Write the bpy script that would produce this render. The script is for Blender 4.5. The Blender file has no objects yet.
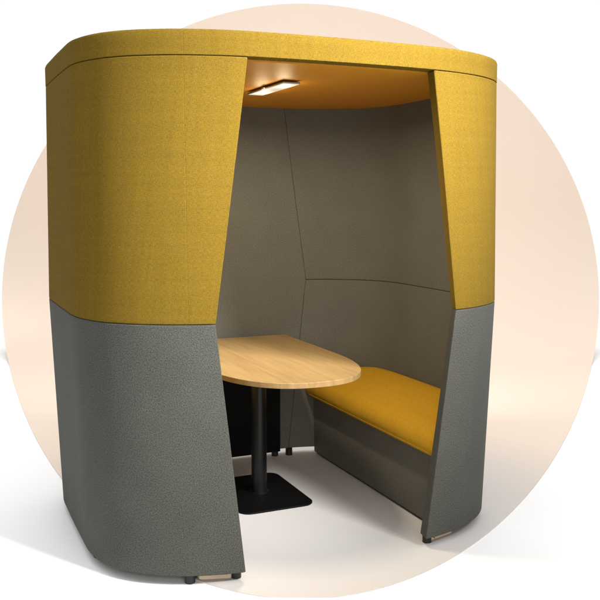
import bpy, bmesh, math, random
from mathutils import Vector, Matrix
random.seed(4)
scn = bpy.context.scene
COL = scn.collection
R = math.radians

# ------------------------------------------------------------------ camera
YAW = R(23.82); PITCH = R(6.596)
CAM = Vector((-1.5998, -3.1564, 1.5575))
cd = bpy.data.cameras.new('camera'); cam = bpy.data.objects.new('camera', cd); COL.objects.link(cam)
cam.location = CAM; cam.rotation_euler = (math.pi/2 - PITCH, 0, -YAW)
cd.sensor_width = 36; cd.lens = 36*865.28/600; cd.clip_end = 200
scn.camera = cam
RIGHT = Vector((math.cos(YAW), -math.sin(YAW), 0)); FWD = Vector((math.sin(YAW), math.cos(YAW), 0))

# ------------------------------------------------------------------ materials
def mat(name):
    m = bpy.data.materials.new(name); m.use_nodes = True
    nt = m.node_tree; b = nt.nodes['Principled BSDF']
    return m, nt, b
def N(nt, t, **kw):
    n = nt.nodes.new(t)
    for k, v in kw.items():
        if k.startswith('i_'): n.inputs[k[2:].replace('_', ' ')].default_value = v
        else: setattr(n, k, v)
    return n
def mapping(nt, src, scale):
    mp = nt.nodes.new('ShaderNodeMapping'); mp.inputs['Scale'].default_value = scale
    nt.links.new(src, mp.inputs['Vector']); return mp.outputs[0]
def noise(nt, vec, scale=1, detail=2, rough=.5):
    n = N(nt, 'ShaderNodeTexNoise'); n.inputs['Scale'].default_value = scale
    n.inputs['Detail'].default_value = detail; n.inputs['Roughness'].default_value = rough
    nt.links.new(vec, n.inputs['Vector']); return n.outputs['Fac']
def math_(nt, op, a, b=None, c=None, clamp=False):
    n = N(nt, 'ShaderNodeMath', operation=op, use_clamp=clamp)
    for i, v in enumerate((a, b, c)):
        if v is None: continue
        if isinstance(v, (int, float)): n.inputs[i].default_value = v
        else: nt.links.new(v, n.inputs[i])
    return n.outputs[0]
def ramp(nt, fac, stops):
    n = N(nt, 'ShaderNodeValToRGB'); el = n.color_ramp.elements
    while len(el) < len(stops): el.new(.5)
    for e, (p, c) in zip(el, stops):
        e.position = p; e.color = (*c, 1)
    nt.links.new(fac, n.inputs[0]); return n.outputs[0]

def fabric_weave(name, dark, mid, light, bump=.25, dent=.0, seam_x=None, sheen=.0, rough=1.0, spec=.06):
    m, nt, b = mat(name); L = nt.links
    uv = N(nt, 'ShaderNodeUVMap').outputs[0]
    h = noise(nt, mapping(nt, uv, (70, 420, 1)), 1, 2, .6)      # weft slubs
    v = noise(nt, mapping(nt, uv, (420, 70, 1)), 1, 2, .6)      # warp slubs
    g = noise(nt, mapping(nt, uv, (330, 330, 1)), 1, 1, .5)     # melange flecks
    lh = noise(nt, mapping(nt, uv, (2, 45, 1)), 1, 2, .5)       # long faint bars of the cloth
    lv = noise(nt, mapping(nt, uv, (45, 2, 1)), 1, 2, .5)
    s = math_(nt, 'ADD', math_(nt, 'MULTIPLY', h, .33), math_(nt, 'MULTIPLY', v, .33))
    s = math_(nt, 'ADD', s, math_(nt, 'MULTIPLY', g, .34))
    s2 = math_(nt, 'ADD', math_(nt, 'MULTIPLY', lh, .07), math_(nt, 'MULTIPLY', lv, .07))
    s3 = math_(nt, 'SUBTRACT', math_(nt, 'ADD', s, s2), .07)
    c = ramp(nt, s3, [(.36, dark), (.5, mid), (.62, light)])
    L.new(c, b.inputs['Base Color'])
    hh = s
    if seam_x is not None:
        tc = N(nt, 'ShaderNodeTexCoord').outputs['Object']
        sx = N(nt, 'ShaderNodeSeparateXYZ'); L.new(tc, sx.inputs[0])
        d = math_(nt, 'ABSOLUTE', math_(nt, 'SUBTRACT', sx.outputs[0], seam_x))
        groove = math_(nt, 'MULTIPLY', math_(nt, 'SUBTRACT', 1.0, math_(nt, 'DIVIDE', d, .0022), None, True), .55)
        hh = math_(nt, 'SUBTRACT', s, groove)
    bp = N(nt, 'ShaderNodeBump'); bp.inputs['Strength'].default_value = bump; bp.inputs['Distance'].default_value = .004
    L.new(hh, bp.inputs['Height']); L.new(bp.outputs[0], b.inputs['Normal'])
    if dent:
        d = noise(nt, mapping(nt, uv, (5, 3.2, 1)), 1, 2, .45)
        b2 = N(nt, 'ShaderNodeBump'); b2.inputs['Strength'].default_value = dent; b2.inputs['Distance'].default_value = .05
        L.new(d, b2.inputs['Height']); L.new(b2.outputs[0], bp.inputs['Normal'])
    b.inputs['Roughness'].default_value = rough; b.inputs['Specular IOR Level'].default_value = spec
    b.inputs['Sheen Weight'].default_value = sheen; b.inputs['Sheen Roughness'].default_value = .5
    return m

def fabric_pebble(name, dark, light, bump=.5):
    m, nt, b = mat(name); L = nt.links
    uv = N(nt, 'ShaderNodeUVMap').outputs[0]
    a = noise(nt, mapping(nt, uv, (190, 190, 1)), 1, 2, .55)
    w = noise(nt, mapping(nt, uv, (480, 480, 1)), 1, 1, .5)
    big = noise(nt, mapping(nt, uv, (5, 5, 1)), 1, 2, .5)
    s = math_(nt, 'ADD', math_(nt, 'MULTIPLY', a, .62), math_(nt, 'MULTIPLY', w, .38))
    s = math_(nt, 'ADD', s, math_(nt, 'MULTIPLY', math_(nt, 'SUBTRACT', big, .5), .1))
    c = ramp(nt, s, [(.34, dark), (.66, light)])
    L.new(c, b.inputs['Base Color'])
    bp = N(nt, 'ShaderNodeBump'); bp.inputs['Strength'].default_value = bump; bp.inputs['Distance'].default_value = .006
    L.new(s, bp.inputs['Height']); L.new(bp.outputs[0], b.inputs['Normal'])
    b.inputs['Roughness'].default_value = .72; b.inputs['Specular IOR Level'].default_value = .2
    b.inputs['Sheen Weight'].default_value = .0
    return m

def plain(name, col, rough=.5, metal=0, spec=.5, grain=0):
    m, nt, b = mat(name)
    b.inputs['Base Color'].default_value = (*col, 1); b.inputs['Roughness'].default_value = rough
    b.inputs['Metallic'].default_value = metal; b.inputs['Specular IOR Level'].default_value = spec
    if grain:
        tc = N(nt, 'ShaderNodeTexCoord').outputs['Object']
        n = noise(nt, tc, grain, 2)
        r = math_(nt, 'ADD', math_(nt, 'MULTIPLY', n, .12), rough - .06)
        nt.links.new(r, b.inputs['Roughness'])
        bp = N(nt, 'ShaderNodeBump'); bp.inputs['Strength'].default_value = .08; bp.inputs['Distance'].default_value = .001
        nt.links.new(n, bp.inputs['Height']); nt.links.new(bp.outputs[0], b.inputs['Normal'])
    return m

YEL = fabric_weave('mustard_fabric', (.086, .056, .016), (.150, .0935, .0095), (.192, .123, .019), seam_x=-.655, dent=.10)
SEAT = fabric_weave('mustard_seat_fabric', (.36, .18, .012), (.47, .255, .017), (.56, .32, .03), bump=.15, dent=.35)
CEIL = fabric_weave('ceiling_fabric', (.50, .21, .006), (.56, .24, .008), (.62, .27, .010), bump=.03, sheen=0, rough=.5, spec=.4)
GRY = fabric_pebble('grey_fabric', (.029, .0292, .0245), (.107, .1075, .093))
GRI = fabric_pebble('grey_inner_fabric', (.083, .077, .062), (.163, .155, .126), bump=.45)
BLK = plain('black_powder_coat', (.003, .003, .0032), .5, 0, .12, 400)
BLKT = plain('black_satin_steel', (.006, .0065, .007), .34, 0, .35, 300)
RUB = plain('black_plastic', (.008, .008, .008), .4)
ALU = plain('aluminium', (.35, .35, .35), .35, 1.0)
PLY = plain('birch_plywood', (.42, .31, .21), .6)

def wood():
    m, nt, b = mat('beech_laminate'); L = nt.links
    tc = N(nt, 'ShaderNodeTexCoord').outputs['Object']
    wob = noise(nt, mapping(nt, tc, (9, 1.1, 9)), 1, 2, .5)
    v = N(nt, 'ShaderNodeVectorMath', operation='ADD'); L.new(tc, v.inputs[0])
    cx = N(nt, 'ShaderNodeCombineXYZ'); L.new(math_(nt, 'MULTIPLY', wob, .05), cx.inputs[0]); L.new(cx.outputs[0], v.inputs[1])
    g1 = noise(nt, mapping(nt, v.outputs[0], (46, 2.2, 4)), 1, 4, .6)
    g2 = noise(nt, mapping(nt, v.outputs[0], (230, 9, 10)), 1, 3, .6)
    pl = noise(nt, mapping(nt, tc, (7, .25, 1)), 1, 0, .5)
    s = math_(nt, 'ADD', math_(nt, 'MULTIPLY', g1, .5), math_(nt, 'MULTIPLY', g2, .25))
    s = math_(nt, 'ADD', s, math_(nt, 'MULTIPLY', pl, .25))
    c = ramp(nt, s, [(.36, (.215, .13, .048)), (.5, (.272, .173, .068)), (.62, (.31, .208, .088))])
    L.new(c, b.inputs['Base Color'])
    b.inputs['Roughness'].default_value = .38; b.inputs['Specular IOR Level'].default_value = .4
    bp = N(nt, 'ShaderNodeBump'); bp.inputs['Strength'].default_value = .06; bp.inputs['Distance'].default_value = .001
    L.new(g2, bp.inputs['Height']); L.new(bp.outputs[0], b.inputs['Normal'])
    return m
WOOD = wood()

def emit(name, col, s):
    m, nt, b = mat(name)
    b.inputs['Base Color'].default_value = (.5, .5, .5, 1)
    b.inputs['Emission Color'].default_value = (*col, 1); b.inputs['Emission Strength'].default_value = s
    return m
LAMP = emit('lamp_diffuser', (1, .95, .88), .3)

# ------------------------------------------------------------------ mesh helpers
def obj(name, verts, faces, mats, parent=None, uvs=None, smooth=True, bevel=0, segs=2, slots=None, angle=35):
    me = bpy.data.meshes.new(name); me.from_pydata([tuple(v) for v in verts], [], faces)
    for m in (mats if isinstance(mats, (list, tuple)) else [mats]): me.materials.append(m)
    if slots:
        for p, s in zip(me.polygons, slots): p.material_index = s
    if uvs:
        ul = me.uv_layers.new(name='UVMap')
        for lp in me.loops: ul.data[lp.index].uv = uvs[lp.vertex_index]
    bm = bmesh.new(); bm.from_mesh(me); bmesh.ops.recalc_face_normals(bm, faces=bm.faces); bm.to_mesh(me); bm.free()
    o = bpy.data.objects.new(name, me); COL.objects.link(o)
    if parent: o.parent = parent
    if smooth: me.polygons.foreach_set('use_smooth', [True]*len(me.polygons))
    if bevel:
        md = o.modifiers.new('bevel', 'BEVEL'); md.width = bevel; md.segments = segs
        md.limit_method = 'ANGLE'; md.angle_limit = R(angle); md.harden_normals = True
    elif smooth:
        md = o.modifiers.new('split', 'EDGE_SPLIT'); md.split_angle = R(angle)
    return o
def empty(name, loc=(0, 0, 0)):
    o = bpy.data.objects.new(name, None); COL.objects.link(o); o.location = loc; o.empty_display_size = .1; return o
def boxv(x0, x1, y0, y1, z0, z1):
    v = [(x, y, z) for z in (z0, z1) for y in (y0, y1) for x in (x0, x1)]
    f = [(0, 2, 3, 1), (4, 5, 7, 6), (0, 1, 5, 4), (2, 6, 7, 3), (0, 4, 6, 2), (1, 3, 7, 5)]
    return v, f
def box(name, dims, m, parent=None, bevel=.002, segs=2):
    v, f = boxv(*dims); return obj(name, v, f, m, parent, bevel=bevel, segs=segs)
def lathe(name, prof, m, parent, loc, n=32):
    v = []; f = []
    for r, z in prof:
        for i in range(n):
            a = 2*math.pi*i/n; v.append((loc[0] + r*math.cos(a), loc[1] + r*math.sin(a), loc[2] + z))
    for j in range(len(prof)-1):
        for i in range(n):
            k = (i+1) % n; f.append((j*n+i, j*n+k, (j+1)*n+k, (j+1)*n+i))
    f.append(tuple(range(n))[::-1]); f.append(tuple((len(prof)-1)*n+i for i in range(n)))
    return obj(name, v, f, m, parent, angle=40)
def extrude(name, pts, z0, z1, m, parent, bevel=.002, segs=2):
    n = len(pts); v = [(x, y, z0) for x, y in pts] + [(x, y, z1) for x, y in pts]
    f = [tuple(range(n))[::-1], tuple(range(n, 2*n))] + [(i, (i+1) % n, n+(i+1) % n, n+i) for i in range(n)]
    return obj(name, v, f, m, parent, bevel=bevel, segs=segs, angle=40)

# ------------------------------------------------------------------ the pod's plan and section
D_ = 1.7248
TH = .07; ZB, ZS, ZT, ZR = .040, 1.0753, 2.1, 2.197
WT, WM, WB = .4144, .5525, .4300
def inset_at(z):                                  # walls lean out to the seam at mid height
    if z <= ZS: return .0205 + (-.0171-.0205)*(z-ZB)/(ZS-ZB)
    return -.0171*(1-(z-ZS)/(ZT-ZS)) if z < ZT else 0.
def plan(ins, n=90):                              # half outline x >= 0, front centre -> side -> back centre
    K = [(-.25, .004), (0, 0), (.25, .005), (.445, .019), (.56, .042), (.655, .072), (.735, .109), (.808, .155), (.868, .206), (.925, .275),
         (.969, .363), (.996, .460), (1.005, .560), (1.007, .68)]
    Q = []
    for k in range(1, len(K)-2):
        p0, p1, p2, p3 = K[k-1:k+3]; m = 8
        for i in range(m):
            t = i/m; c = []
            for a in (0, 1):
                c.append(.5*(2*p1[a] + (p2[a]-p0[a])*t + (2*p0[a]-5*p1[a]+4*p2[a]-p3[a])*t*t + (3*p1[a]-p0[a]-3*p2[a]+p3[a])*t**3))
            Q.append(tuple(c))
    Q += [(1.005 + .002*k/6, .560 + (D_/2-.560)*k/6) for k in range(7)]
    Q = Q + [(x, D_-y) for x, y in Q[::-1]]
    out = []
    for i in range(len(Q)):
        a = Q[max(0, i-1)]; b = Q[min(len(Q)-1, i+1)]
        tx, ty = b[0]-a[0], b[1]-a[1]; l = math.hypot(tx, ty)
        out.append((Q[i][0] - ty/l*ins, Q[i][1] + tx/l*ins))
    out[0] = (0., Q[0][1]+ins); out[-1] = (0., D_-ins)
    return out
_cache = {}
def gplan(ins):
    k = round(ins, 5)
    if k not in _cache: _cache[k] = plan(k)
    return _cache[k]
def cut_plan(Q, wf, wb):                          # part of the half outline outside the front / back openings
    half = len(Q)//2
    def cross(i, j, w):
        a, b = Q[i], Q[j]; t = (w-a[0])/(b[0]-a[0]); return (w, a[1]+(b[1]-a[1])*t)
    i = next(k for k in range(half) if Q[k+1][0] > wf); j = next(k for k in range(len(Q)-1, half, -1) if Q[k-1][0] > wb)
    return [cross(i, i+1, wf)] + Q[i+1:j] + [cross(j, j-1, wb)]
def resample(P, n):
    L = [0]
    for a, b in zip(P, P[1:]): L.append(L[-1]+math.hypot(b[0]-a[0], b[1]-a[1]))
    out = []; k = 0
    for i in range(n):
        s = L[-1]*i/(n-1)
        while k < len(L)-2 and L[k+1] < s: k += 1
        t = (s-L[k])/(L[k+1]-L[k]+1e-12); out.append((P[k][0]+(P[k+1][0]-P[k][0])*t, P[k][1]+(P[k+1][1]-P[k][1])*t))
    return out, L[-1]
def open_w(z):
    return WM + (WB-WM)*(ZS-z)/(ZS-ZB) if z <= ZS else WM + (WT-WM)*(z-ZS)/(ZT-ZS)

def wall_panel(name, z0, z1, side, mats, parent, rows=6, n=110):
    verts, uvs, faces, slots = [], [], [], []
    G = .0006
    for layer in (0, 1):
        for r in range(rows+1):
            z = z0 + (z1-z0)*r/rows
            Q = gplan(inset_at(z) + TH*layer)
            w = open_w(z)
            flare = .012 + .02*max(0, 1-abs(z-ZS)/1.0)
            P, L = resample(cut_plan(Q, w + (flare if layer else 0), w + G), n)
            for i, (x, y) in enumerate(P):
                verts.append((side*x, y, z)); uvs.append((side*(L*i/(n-1)) + 3*layer + (10 if side > 0 else 0), z))
    def vi(l, r, i): return (l*(rows+1)+r)*n+i
    for r in range(rows):
        for i in range(n-1):
            faces.append((vi(0, r, i), vi(0, r, i+1), vi(0, r+1, i+1), vi(0, r+1, i))); slots.append(0)
            faces.append((vi(1, r, i), vi(1, r+1, i), vi(1, r+1, i+1), vi(1, r, i+1))); slots.append(1)
        for i in (0, n-1):
            faces.append((vi(0, r, i), vi(1, r, i), vi(1, r+1, i), vi(0, r+1, i))); slots.append(1 if i else 0)
    for r in (0, rows):                           # rims: outer half in the outer cloth, inner half in the lining
        base = len(verts)
        for i in range(n):
            a, b = verts[vi(0, r, i)], verts[vi(1, r, i)]
            verts.append(tuple((p+q)/2 for p, q in zip(a, b))); uvs.append(uvs[vi(0, r, i)])
        for i in range(n-1):
            faces.append((vi(0, r, i), base+i, base+i+1, vi(0, r, i+1))); slots.append(0)
            faces.append((base+i, vi(1, r, i), vi(1, r, i+1), base+i+1)); slots.append(1)
        for i in (0, n-1):
            e = (vi(0, r, i), vi(1, r, i))
            for k, f in enumerate(faces):
                if len(f) == 4 and e[0] in f and e[1] in f and not any(v >= base for v in f):
                    l = list(f); a, b = l.index(e[0]), l.index(e[1])
                    if (a+1) % 4 == b: l.insert(a+1, base+i)
                    else: l.insert(b+1, base+i)
                    faces[k] = tuple(l)
    return obj(name, verts, faces, mats, parent, uvs, bevel=.006, segs=3, slots=slots)

def back_panel(parent):
    verts, uvs, faces, slots = [], [], [], []; n = 41; zs = [ZB+(ZS-ZB)*k/5 for k in range(6)] + [ZS+(ZT-.0012-ZS)*k/5 for k in range(1, 6)]
    for layer in (0, 1):
        for z in zs:
            Q = gplan(inset_at(z) + TH*layer); half = Q[len(Q)//2:][::-1]; w = open_w(z) - .0006
            for i in range(n):
                x = -w + 2*w*i/(n-1); ax = abs(x)
                k = next(k for k in range(len(half)-1) if half[k+1][0] >= ax)
                a, b = half[k], half[k+1]; t = (ax-a[0])/(b[0]-a[0]+1e-9)
                verts.append((x, a[1]+(b[1]-a[1])*t, z)); uvs.append((x+20+3*layer, z))
    m = len(zs)
    def vi(l, r, i): return (l*m+r)*n+i
    for r in range(m-1):
        for i in range(n-1):
            faces.append((vi(0, r, i), vi(0, r, i+1), vi(0, r+1, i+1), vi(0, r+1, i))); slots.append(0)
            faces.append((vi(1, r, i), vi(1, r+1, i), vi(1, r+1, i+1), vi(1, r, i+1))); slots.append(1)
        for i in (0, n-1):
            faces.append((vi(0, r, i), vi(1, r, i), vi(1, r+1, i), vi(0, r+1, i))); slots.append(0)
    for i in range(n-1):
        for r in (0, m-1):
            faces.append((vi(0, r, i), vi(1, r, i), vi(1, r, i+1), vi(0, r, i+1))); slots.append(0)
    return obj('back_panel', verts, faces, [GRY, GRI], parent, uvs, bevel=.003, segs=2, slots=slots)

def full_loop(ins, per=240):
    Q = gplan(ins); P, L = resample(Q, per//2+1)
    return P + [(-x, y) for x, y in P[::-1][1:-1]], 2*L
def roof(parent):
    rows = [(0, ZT+.0005), (0, ZT+.03), (0, ZT+.06), (0, ZR-.012), (.0035, ZR-.0035), (.012, ZR), (.05, ZR), (.4, ZR)]
    verts, uvs, faces = [], [], []
    for ins, z in rows:
        P, L = full_loop(-.001+ins); n = len(P)
        for i, (x, y) in enumerate(P):
            s = L*i/n if i <= n//2 else -L*(n-i)/n
            verts.append((x, y, z)); uvs.append((s if ins < .02 else x+30, z if ins < .02 else y))
    for r in range(len(rows)-1):
        for i in range(n):
            k = (i+1) % n; faces.append((r*n+i, r*n+k, (r+1)*n+k, (r+1)*n+i))
    faces.append(tuple(range((len(rows)-1)*n, len(rows)*n)))
    faces.append(tuple(range(n))[::-1])
    o = obj('roof', verts, faces, YEL, parent, uvs, bevel=.003, segs=2, angle=60)
    P, _ = full_loop(TH + .0005)
    v = [(x, y, ZT-.006) for x, y in P] + [(x, y, ZT+.0015) for x, y in P]; n = len(P)
    f = [tuple(range(n))[::-1], tuple(range(n, 2*n))] + [(i, (i+1) % n, n+(i+1) % n, n+i) for i in range(n)]
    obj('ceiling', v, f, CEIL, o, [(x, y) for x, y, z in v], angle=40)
    return o

def inner_x(z, y, extra=.001):
    Q = gplan(inset_at(z)+TH+extra)
    for a, b in zip(Q, Q[1:]):
        if a[1] <= y <= b[1]:
            t = (y-a[1])/(b[1]-a[1]+1e-12); return a[0]+(b[0]-a[0])*t
    return 0
def inner_ys(z, x, extra=.001):
    P = cut_plan(gplan(inset_at(z)+TH+extra), x, x); return P[0][1], P[-1][1]

def bench(side, parent):
    X0 = .586
    verts, faces, uvs = [], [], []; zs = [.013, .20, .375]; n = 60
    for z in zs:
        Q = gplan(inset_at(z)+TH+.001); P, L = resample(cut_plan(Q, X0, X0), n)
        for i, (x, y) in enumerate(P): verts.append((side*x, y, z)); uvs.append((x+40, z))
        # front face points share the first and last of the row: subdivide them for clean uvs
    f_uv = []
    for r in range(2):
        for i in range(n):
            k = (i+1) % n; faces.append((r*n+i, r*n+k, (r+1)*n+k, (r+1)*n+i))
    faces += [tuple(range(n))[::-1], tuple(range(2*n, 3*n))]
    uvs = [(v[1]+40, v[2]) for v in verts]
    b = obj('bench', verts, faces, GRI, parent, uvs, bevel=.004, segs=2, angle=50)
    # dark recessed plinth
    y0, y1 = inner_ys(.03, X0+.02)
    box('plinth', (min(side*(X0+.012), side*(X0+.05)), max(side*(X0+.012), side*(X0+.05)), y0+.01, y1-.01, .0, .0125), RUB, b, 0)
    # cushion: one section swept front to back
    prof = [(.618, .365), (.600, .358), (.574, .358), (.550, .368), (.536, .386), (.5315, .392), (.526, .414), (.528, .442), (.540, .467), (.560, .486), (.588, .498)]
    verts, faces, uvs = [], [], []; st = 70
    ya, yb = inner_ys(.45, .56, .003)[0], inner_ys(.45, .538, .003)[1]
    secs = []
    for s in range(st):
        y = ya + (yb-ya)*s/(st-1)
        e = min(1, min(s, st-1-s)/2.5)             # rounded ends
        xw = inner_x(.5, min(max(y, ya+.001), yb-.001), .003)
        sec = []
        for px, pz in prof:
            sec.append((min(px, xw-.002), pz))
        for k in range(1, 13):
            t = k/12
            x = .585 + (max(xw, .60)-.585)*t
            wide = max(0, min(1, (xw-.6)/.3))
            z = .498 + wide*(.068*math.sin(t*math.pi/2)) - (.014 if k == 12 else (.003 if k == 11 else 0))
            sec.append((min(x, xw), z))
        sec.append((min(max(xw, .60), xw), .375))
        zc = .43
        sec = [(x if e == 1 else .62+(x-.62)*(.94+.06*e), zc+(z-zc)*(.9+.1*math.sin(e*math.pi/2))) for x, z in sec]
        secs.append([(side*x, y, z) for x, z in sec])
    m = len(secs[0])
    for s in secs:
        l = 0; pv = None
        for v in s:
            if pv: l += math.dist(v, pv)
            pv = v; verts.append(v); uvs.append((l+(60 if side > 0 else 64), v[1]))
    for s in range(st-1):
        for k in range(m):
            j = (k+1) % m; faces.append((s*m+k, s*m+j, (s+1)*m+j, (s+1)*m+k))
    faces += [tuple(range(m))[::-1], tuple(range((st-1)*m, st*m))]
    obj('seat_cushion', verts, faces, SEAT, b, uvs, angle=60)
    pv, pf, pu = [], [], []; rr = .0032; q = 8
    for s in range(3, st-3):
        x, y, z = secs[s][4]
        for k in range(q):
            a = 2*math.pi*k/q; pv.append((x-side*.001+rr*math.cos(a), y, z+rr*math.sin(a))); pu.append((a*rr+80, y))
    c = st-6
    for s in range(c-1):
        for k in range(q): pf.append((s*q+k, s*q+(k+1) % q, (s+1)*q+(k+1) % q, (s+1)*q+k))
    pf += [tuple(range(q)), tuple(range((c-1)*q, c*q))[::-1]]
    obj('piping', pv, pf, SEAT, b, pu, angle=60)
    return b

pod = empty('meeting_pod', (0, 0, 0))
pod['label'] = 'oval acoustic meeting pod in mustard over grey fabric, open at the front, benches inside'
pod['category'] = 'meeting pod'
for side in (-1, 1):
    wall_panel('upper_panel', ZS+.0006, ZT-.0012, side, [YEL, GRI], pod)
    wall_panel('lower_panel', ZB, ZS-.0006, side, [GRY, GRI], pod)
back_panel(pod)
roof(pod)
for side in (-1, 1): bench(side, pod)
FOOT = [(.019, -.004), (.021, -.002), (.021, .0405)]
def foot(x, y): return lathe('foot', FOOT, RUB, pod, (x, y, 0), 24)
for side in (-1, 1):
    for (x, y) in ((.452 if side < 0 else .474, .100), (.64, .135) if side < 0 else (.72, .22), (.935, .55), (.935, 1.20), (.72, 1.53), (.432, 1.615), (.345, 1.630)):
        foot(side*x, y)
    # plywood runner under the wall next to the front foot
    Q, _ = resample(cut_plan(gplan(.045), .500, .500), 200); seg = [p for p in Q if p[1] < .6 and p[0] < .615]
    Q2, _ = resample(cut_plan(gplan(.085), .500, .500), 200); seg2 = [p for p in Q2 if p[1] < .6 and p[0] < .615]
    pts = [(side*x, y) for x, y in seg] + [(side*x, y) for x, y in seg2[::-1]]
    extrude('base_runner', pts, .018, .0395, PLY, pod, .001, 1)
# black board closing the back wall under the table
bb = box('back_board', (-.370, .370, 1.603, 1.623, 0.030, .722), BLK, pod, .0015)

# ceiling lamp (fixed to the pod's ceiling)
lp = box('ceiling_lamp', (-.066, .018, .505, .965, 2.0790, 2.0865), ALU, pod, .002)
v, f = boxv(-.062, .014, .509, .961, 2.0765, 2.0795); obj('diffuser', v, f, LAMP, lp, smooth=False)
for y in (.60, .87):
    box('mounting_clip', (-.034, -.014, y-.012, y+.012, 2.0865, 2.0950), ALU, lp, .001)
box('motion_sensor', (-.074, -.0665, .725, .75, 2.077, 2.0855), plain('white_plastic', (.8, .8, .8), .4), lp, .001)

# ------------------------------------------------------------------ table
tb = empty('table', (.01, 1.03, 0))
tb['label'] = 'D-shaped beech-topped table on one black column, standing between the two benches'
tb['category'] = 'table'
def top_outline():
    # half-outline from the back edge to the nose
    P = [(.388, 1.612)] + [(.388-.003*k/8, 1.612-(1.612-.95)*k/8) for k in range(1, 9)]
    x0, y0, yt = .385, .95, .272
    for k in range(1, 49):
        t = (math.pi/2)*k/48
        P.append((x0*math.cos(t)**(2/2.45), y0-(y0-yt)*math.sin(t)**(2/2.45)) if k < 48 else (0., yt))
    return P
Pn = top_outline(); cx = .015
outl = [(x+cx-.01, y-1.03) for x, y in Pn] + [(-x+cx-.01, y-1.03) for x, y in Pn[::-1][1:]]
extrude('tabletop', outl, .727, .752, WOOD, tb, .0022, 3)
def rrect(hx, hy, r, n=10):
    P = []
    for sx, sy, a0 in ((1, 1, 0), (-1, 1, 90), (-1, -1, 180), (1, -1, 270)):
        for i in range(n+1):
            a = R(a0+90*i/n); P.append((sx*(hx-r)+r*math.cos(a), sy*(hy-r)+r*math.sin(a)))
    return P
extrude('base_plate', [(x, y) for x, y in rrect(.205, .285, .065)], .0, .009, BLK, tb, .002, 2)
lathe('column', [(.052, .009), (.052, .013), (.041, .0145), (.041, .7155)], BLKT, tb, (0, 0, 0), 48)
lathe('mounting_flange', [(.10, .7155), (.11, .719), (.11, .7265)], BLK, tb, (0, 0, 0), 48)

# ------------------------------------------------------------------ setting: white floor and the round peach sweep
v = [CAM + RIGHT*a + FWD*b for a, b in ((-14, -3), (14, -3), (14, 10.2), (-14, 10.2))]; v = [(p.x, p.y, -.004) for p in v]
WHITE, nt, b = mat('white_floor')
b.inputs['Base Color'].default_value = (.93, .93, .93, 1); b.inputs['Roughness'].default_value = .6; b.inputs['Specular IOR Level'].default_value = .2
n_ = noise(nt, N(nt, 'ShaderNodeTexCoord').outputs['Object'], .7, 3)
nt.links.new(ramp(nt, n_, [(.3, (.925, .925, .925)), (.7, (.94, .94, .94))]), b.inputs['Base Color'])
fl = obj('floor', v, [(0, 1, 2, 3)], WHITE, smooth=False); fl['kind'] = 'structure'

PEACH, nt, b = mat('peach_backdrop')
tc = N(nt, 'ShaderNodeTexCoord').outputs['Object']
# peach sheet fading to neutral under the pod, darkened there to offset key light spill
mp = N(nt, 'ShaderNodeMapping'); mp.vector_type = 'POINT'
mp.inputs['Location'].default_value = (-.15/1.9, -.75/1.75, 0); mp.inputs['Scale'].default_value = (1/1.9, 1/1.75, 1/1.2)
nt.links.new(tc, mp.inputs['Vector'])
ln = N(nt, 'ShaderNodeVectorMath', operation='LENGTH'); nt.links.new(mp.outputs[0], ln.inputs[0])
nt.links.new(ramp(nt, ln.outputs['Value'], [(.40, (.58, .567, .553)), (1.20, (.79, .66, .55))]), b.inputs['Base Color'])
b.inputs['Roughness'].default_value = .7; b.inputs['Specular IOR Level'].default_value = .15
# profile along the viewing heading (distance, height, half width): floor tongue, cove, standing disc
def backdrop():
    ZD, CH, RD, RC = 9.5, .329, 3.303, 1.5
    prof = []
    tp, zn = math.tan, 3.262
    k = (.345**2)
    def hw(Z, h):                                     # width of the round sheet where it has reached (Z, h)
        dh = 1.5575-h; c, s = math.cos(PITCH), math.sin(PITCH)
        return math.sqrt(max(0, k*(Z*c+dh*s)**2 - (dh*c-Z*s)**2))
    Zs = [zn + (ZD-RC-zn)*(i/40)**2 for i in range(41)]
    for Z in Zs: prof.append((Z, 0.))
    for i in range(1, 25):
        a = R(90*i/24); prof.append((ZD-RC+RC*math.sin(a), RC-RC*math.cos(a)))
    top = CH+RD
    for i in range(1, 61): prof.append((ZD, RC + (top-RC)*math.sin(math.pi/2*i/60)))
    V, F, M = [], [], 33
    for Z, h in prof:
        w = math.sqrt(max(0, RD**2-(h-CH)**2)) if h >= RC else hw(Z, h)
        for j in range(M):
            p = CAM + FWD*Z + RIGHT*(.005 + w*(2*j/(M-1)-1)); V.append((p.x, p.y, h))
    for r in range(len(prof)-1):
        for j in range(M-1): F.append((r*M+j, r*M+j+1, (r+1)*M+j+1, (r+1)*M+j))
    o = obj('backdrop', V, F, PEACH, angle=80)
    o.modifiers.clear()
    sd = o.modifiers.new('thickness', 'SOLIDIFY'); sd.thickness = .0035; sd.offset = 0
    o.modifiers.new('split', 'EDGE_SPLIT').split_angle = R(40)
    o.location.z = -.0018
    o['kind'] = 'structure'
    return o
backdrop()

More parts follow.
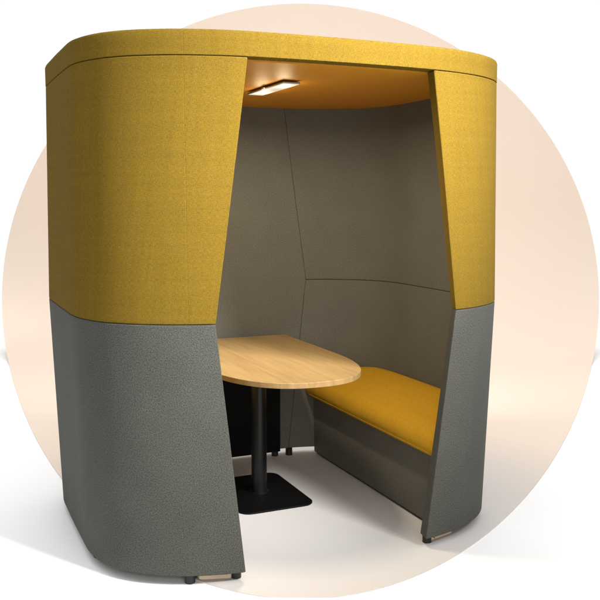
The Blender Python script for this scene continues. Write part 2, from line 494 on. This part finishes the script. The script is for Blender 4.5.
# ------------------------------------------------------------------ light
w = bpy.data.worlds.new('World'); scn.world = w; w.use_nodes = True
nt = w.node_tree; bg = nt.nodes['Background']
tc = N(nt, 'ShaderNodeTexCoord').outputs['Generated']
dp = N(nt, 'ShaderNodeVectorMath', operation='DOT_PRODUCT'); nt.links.new(tc, dp.inputs[0]); dp.inputs[1].default_value = FWD
nt.links.new(ramp(nt, math_(nt, 'MULTIPLY_ADD', dp.outputs['Value'], .5, .5), [(.80, (.12, .12, .122)), (.93, (1.0, 1.0, 1.0))]), bg.inputs[0])
bg.inputs[1].default_value = 1.02

def area(name, loc, target, sx, sy, power, col=(1, 1, 1), spread=180):
    l = bpy.data.lights.new(name, 'AREA'); l.shape = 'RECTANGLE'; l.size = sx; l.size_y = sy; l.energy = power; l.color = col
    l.spread = R(spread)
    o = bpy.data.objects.new(name, l); COL.objects.link(o); o.location = loc
    o.rotation_euler = (Vector(target)-Vector(loc)).to_track_quat('-Z', 'Y').to_euler()
    return o
def at(X, Z, h): p = CAM + RIGHT*X + FWD*Z; return (p.x, p.y, h)
area('key_softbox', at(2.9, 1.2, 4.3), at(-.08, 3.8, 1.6), 1.1, .7, 51, (1, .985, .96), 36)
area('overhead_softbox', at(0, 5.5, 8), at(0, 5.51, 0), 18, 20, 1680)
area('front_softbox', at(1.2, -2.5, 2.5), at(0, 4, .9), 5, 2.6, 185, (1, .99, .98))
area('backdrop_fill', at(0, 5.8, 4.5), at(0, 9.5, .3), 7, 1.2, 22)  # added fill above the view, only to brighten the standing disc
area('hidden_disc_fill', at(0, 6.0, 1.1), at(0, 9.5, 1.0), 1.6, 1.4, 40)  # added fill concealed behind the pod, evens out the disc
area('far_floor_fill', at(0, 11.6, 5.0), at(0, 11.61, 0), 14, 2.6, 150)  # added fill, whitens the dull strip of floor around the disc
# warm light of the ceiling lamp
area('lamp_light', (-.024, .735, 2.074), (-.024, .735, 0), .08, .46, 19, (1, .87, .65), 170)

for y in (.60, .87):  # added points below the fixture: ceiling glow and lit opening edges
    l = bpy.data.lights.new('ceiling_glow_fill', 'POINT'); l.energy = .6; l.color = (1, .80, .50); l.shadow_soft_size = .035
    o = bpy.data.objects.new('ceiling_glow_fill', l); COL.objects.link(o); o.location = (-.024, y, 2.02)

scn.view_settings.view_transform = 'Standard'; scn.view_settings.look = 'None'
scn.view_settings.exposure = 0; scn.view_settings.gamma = 1
scn.render.resolution_x = scn.render.resolution_y = 1024
scn.render.engine = 'CYCLES'
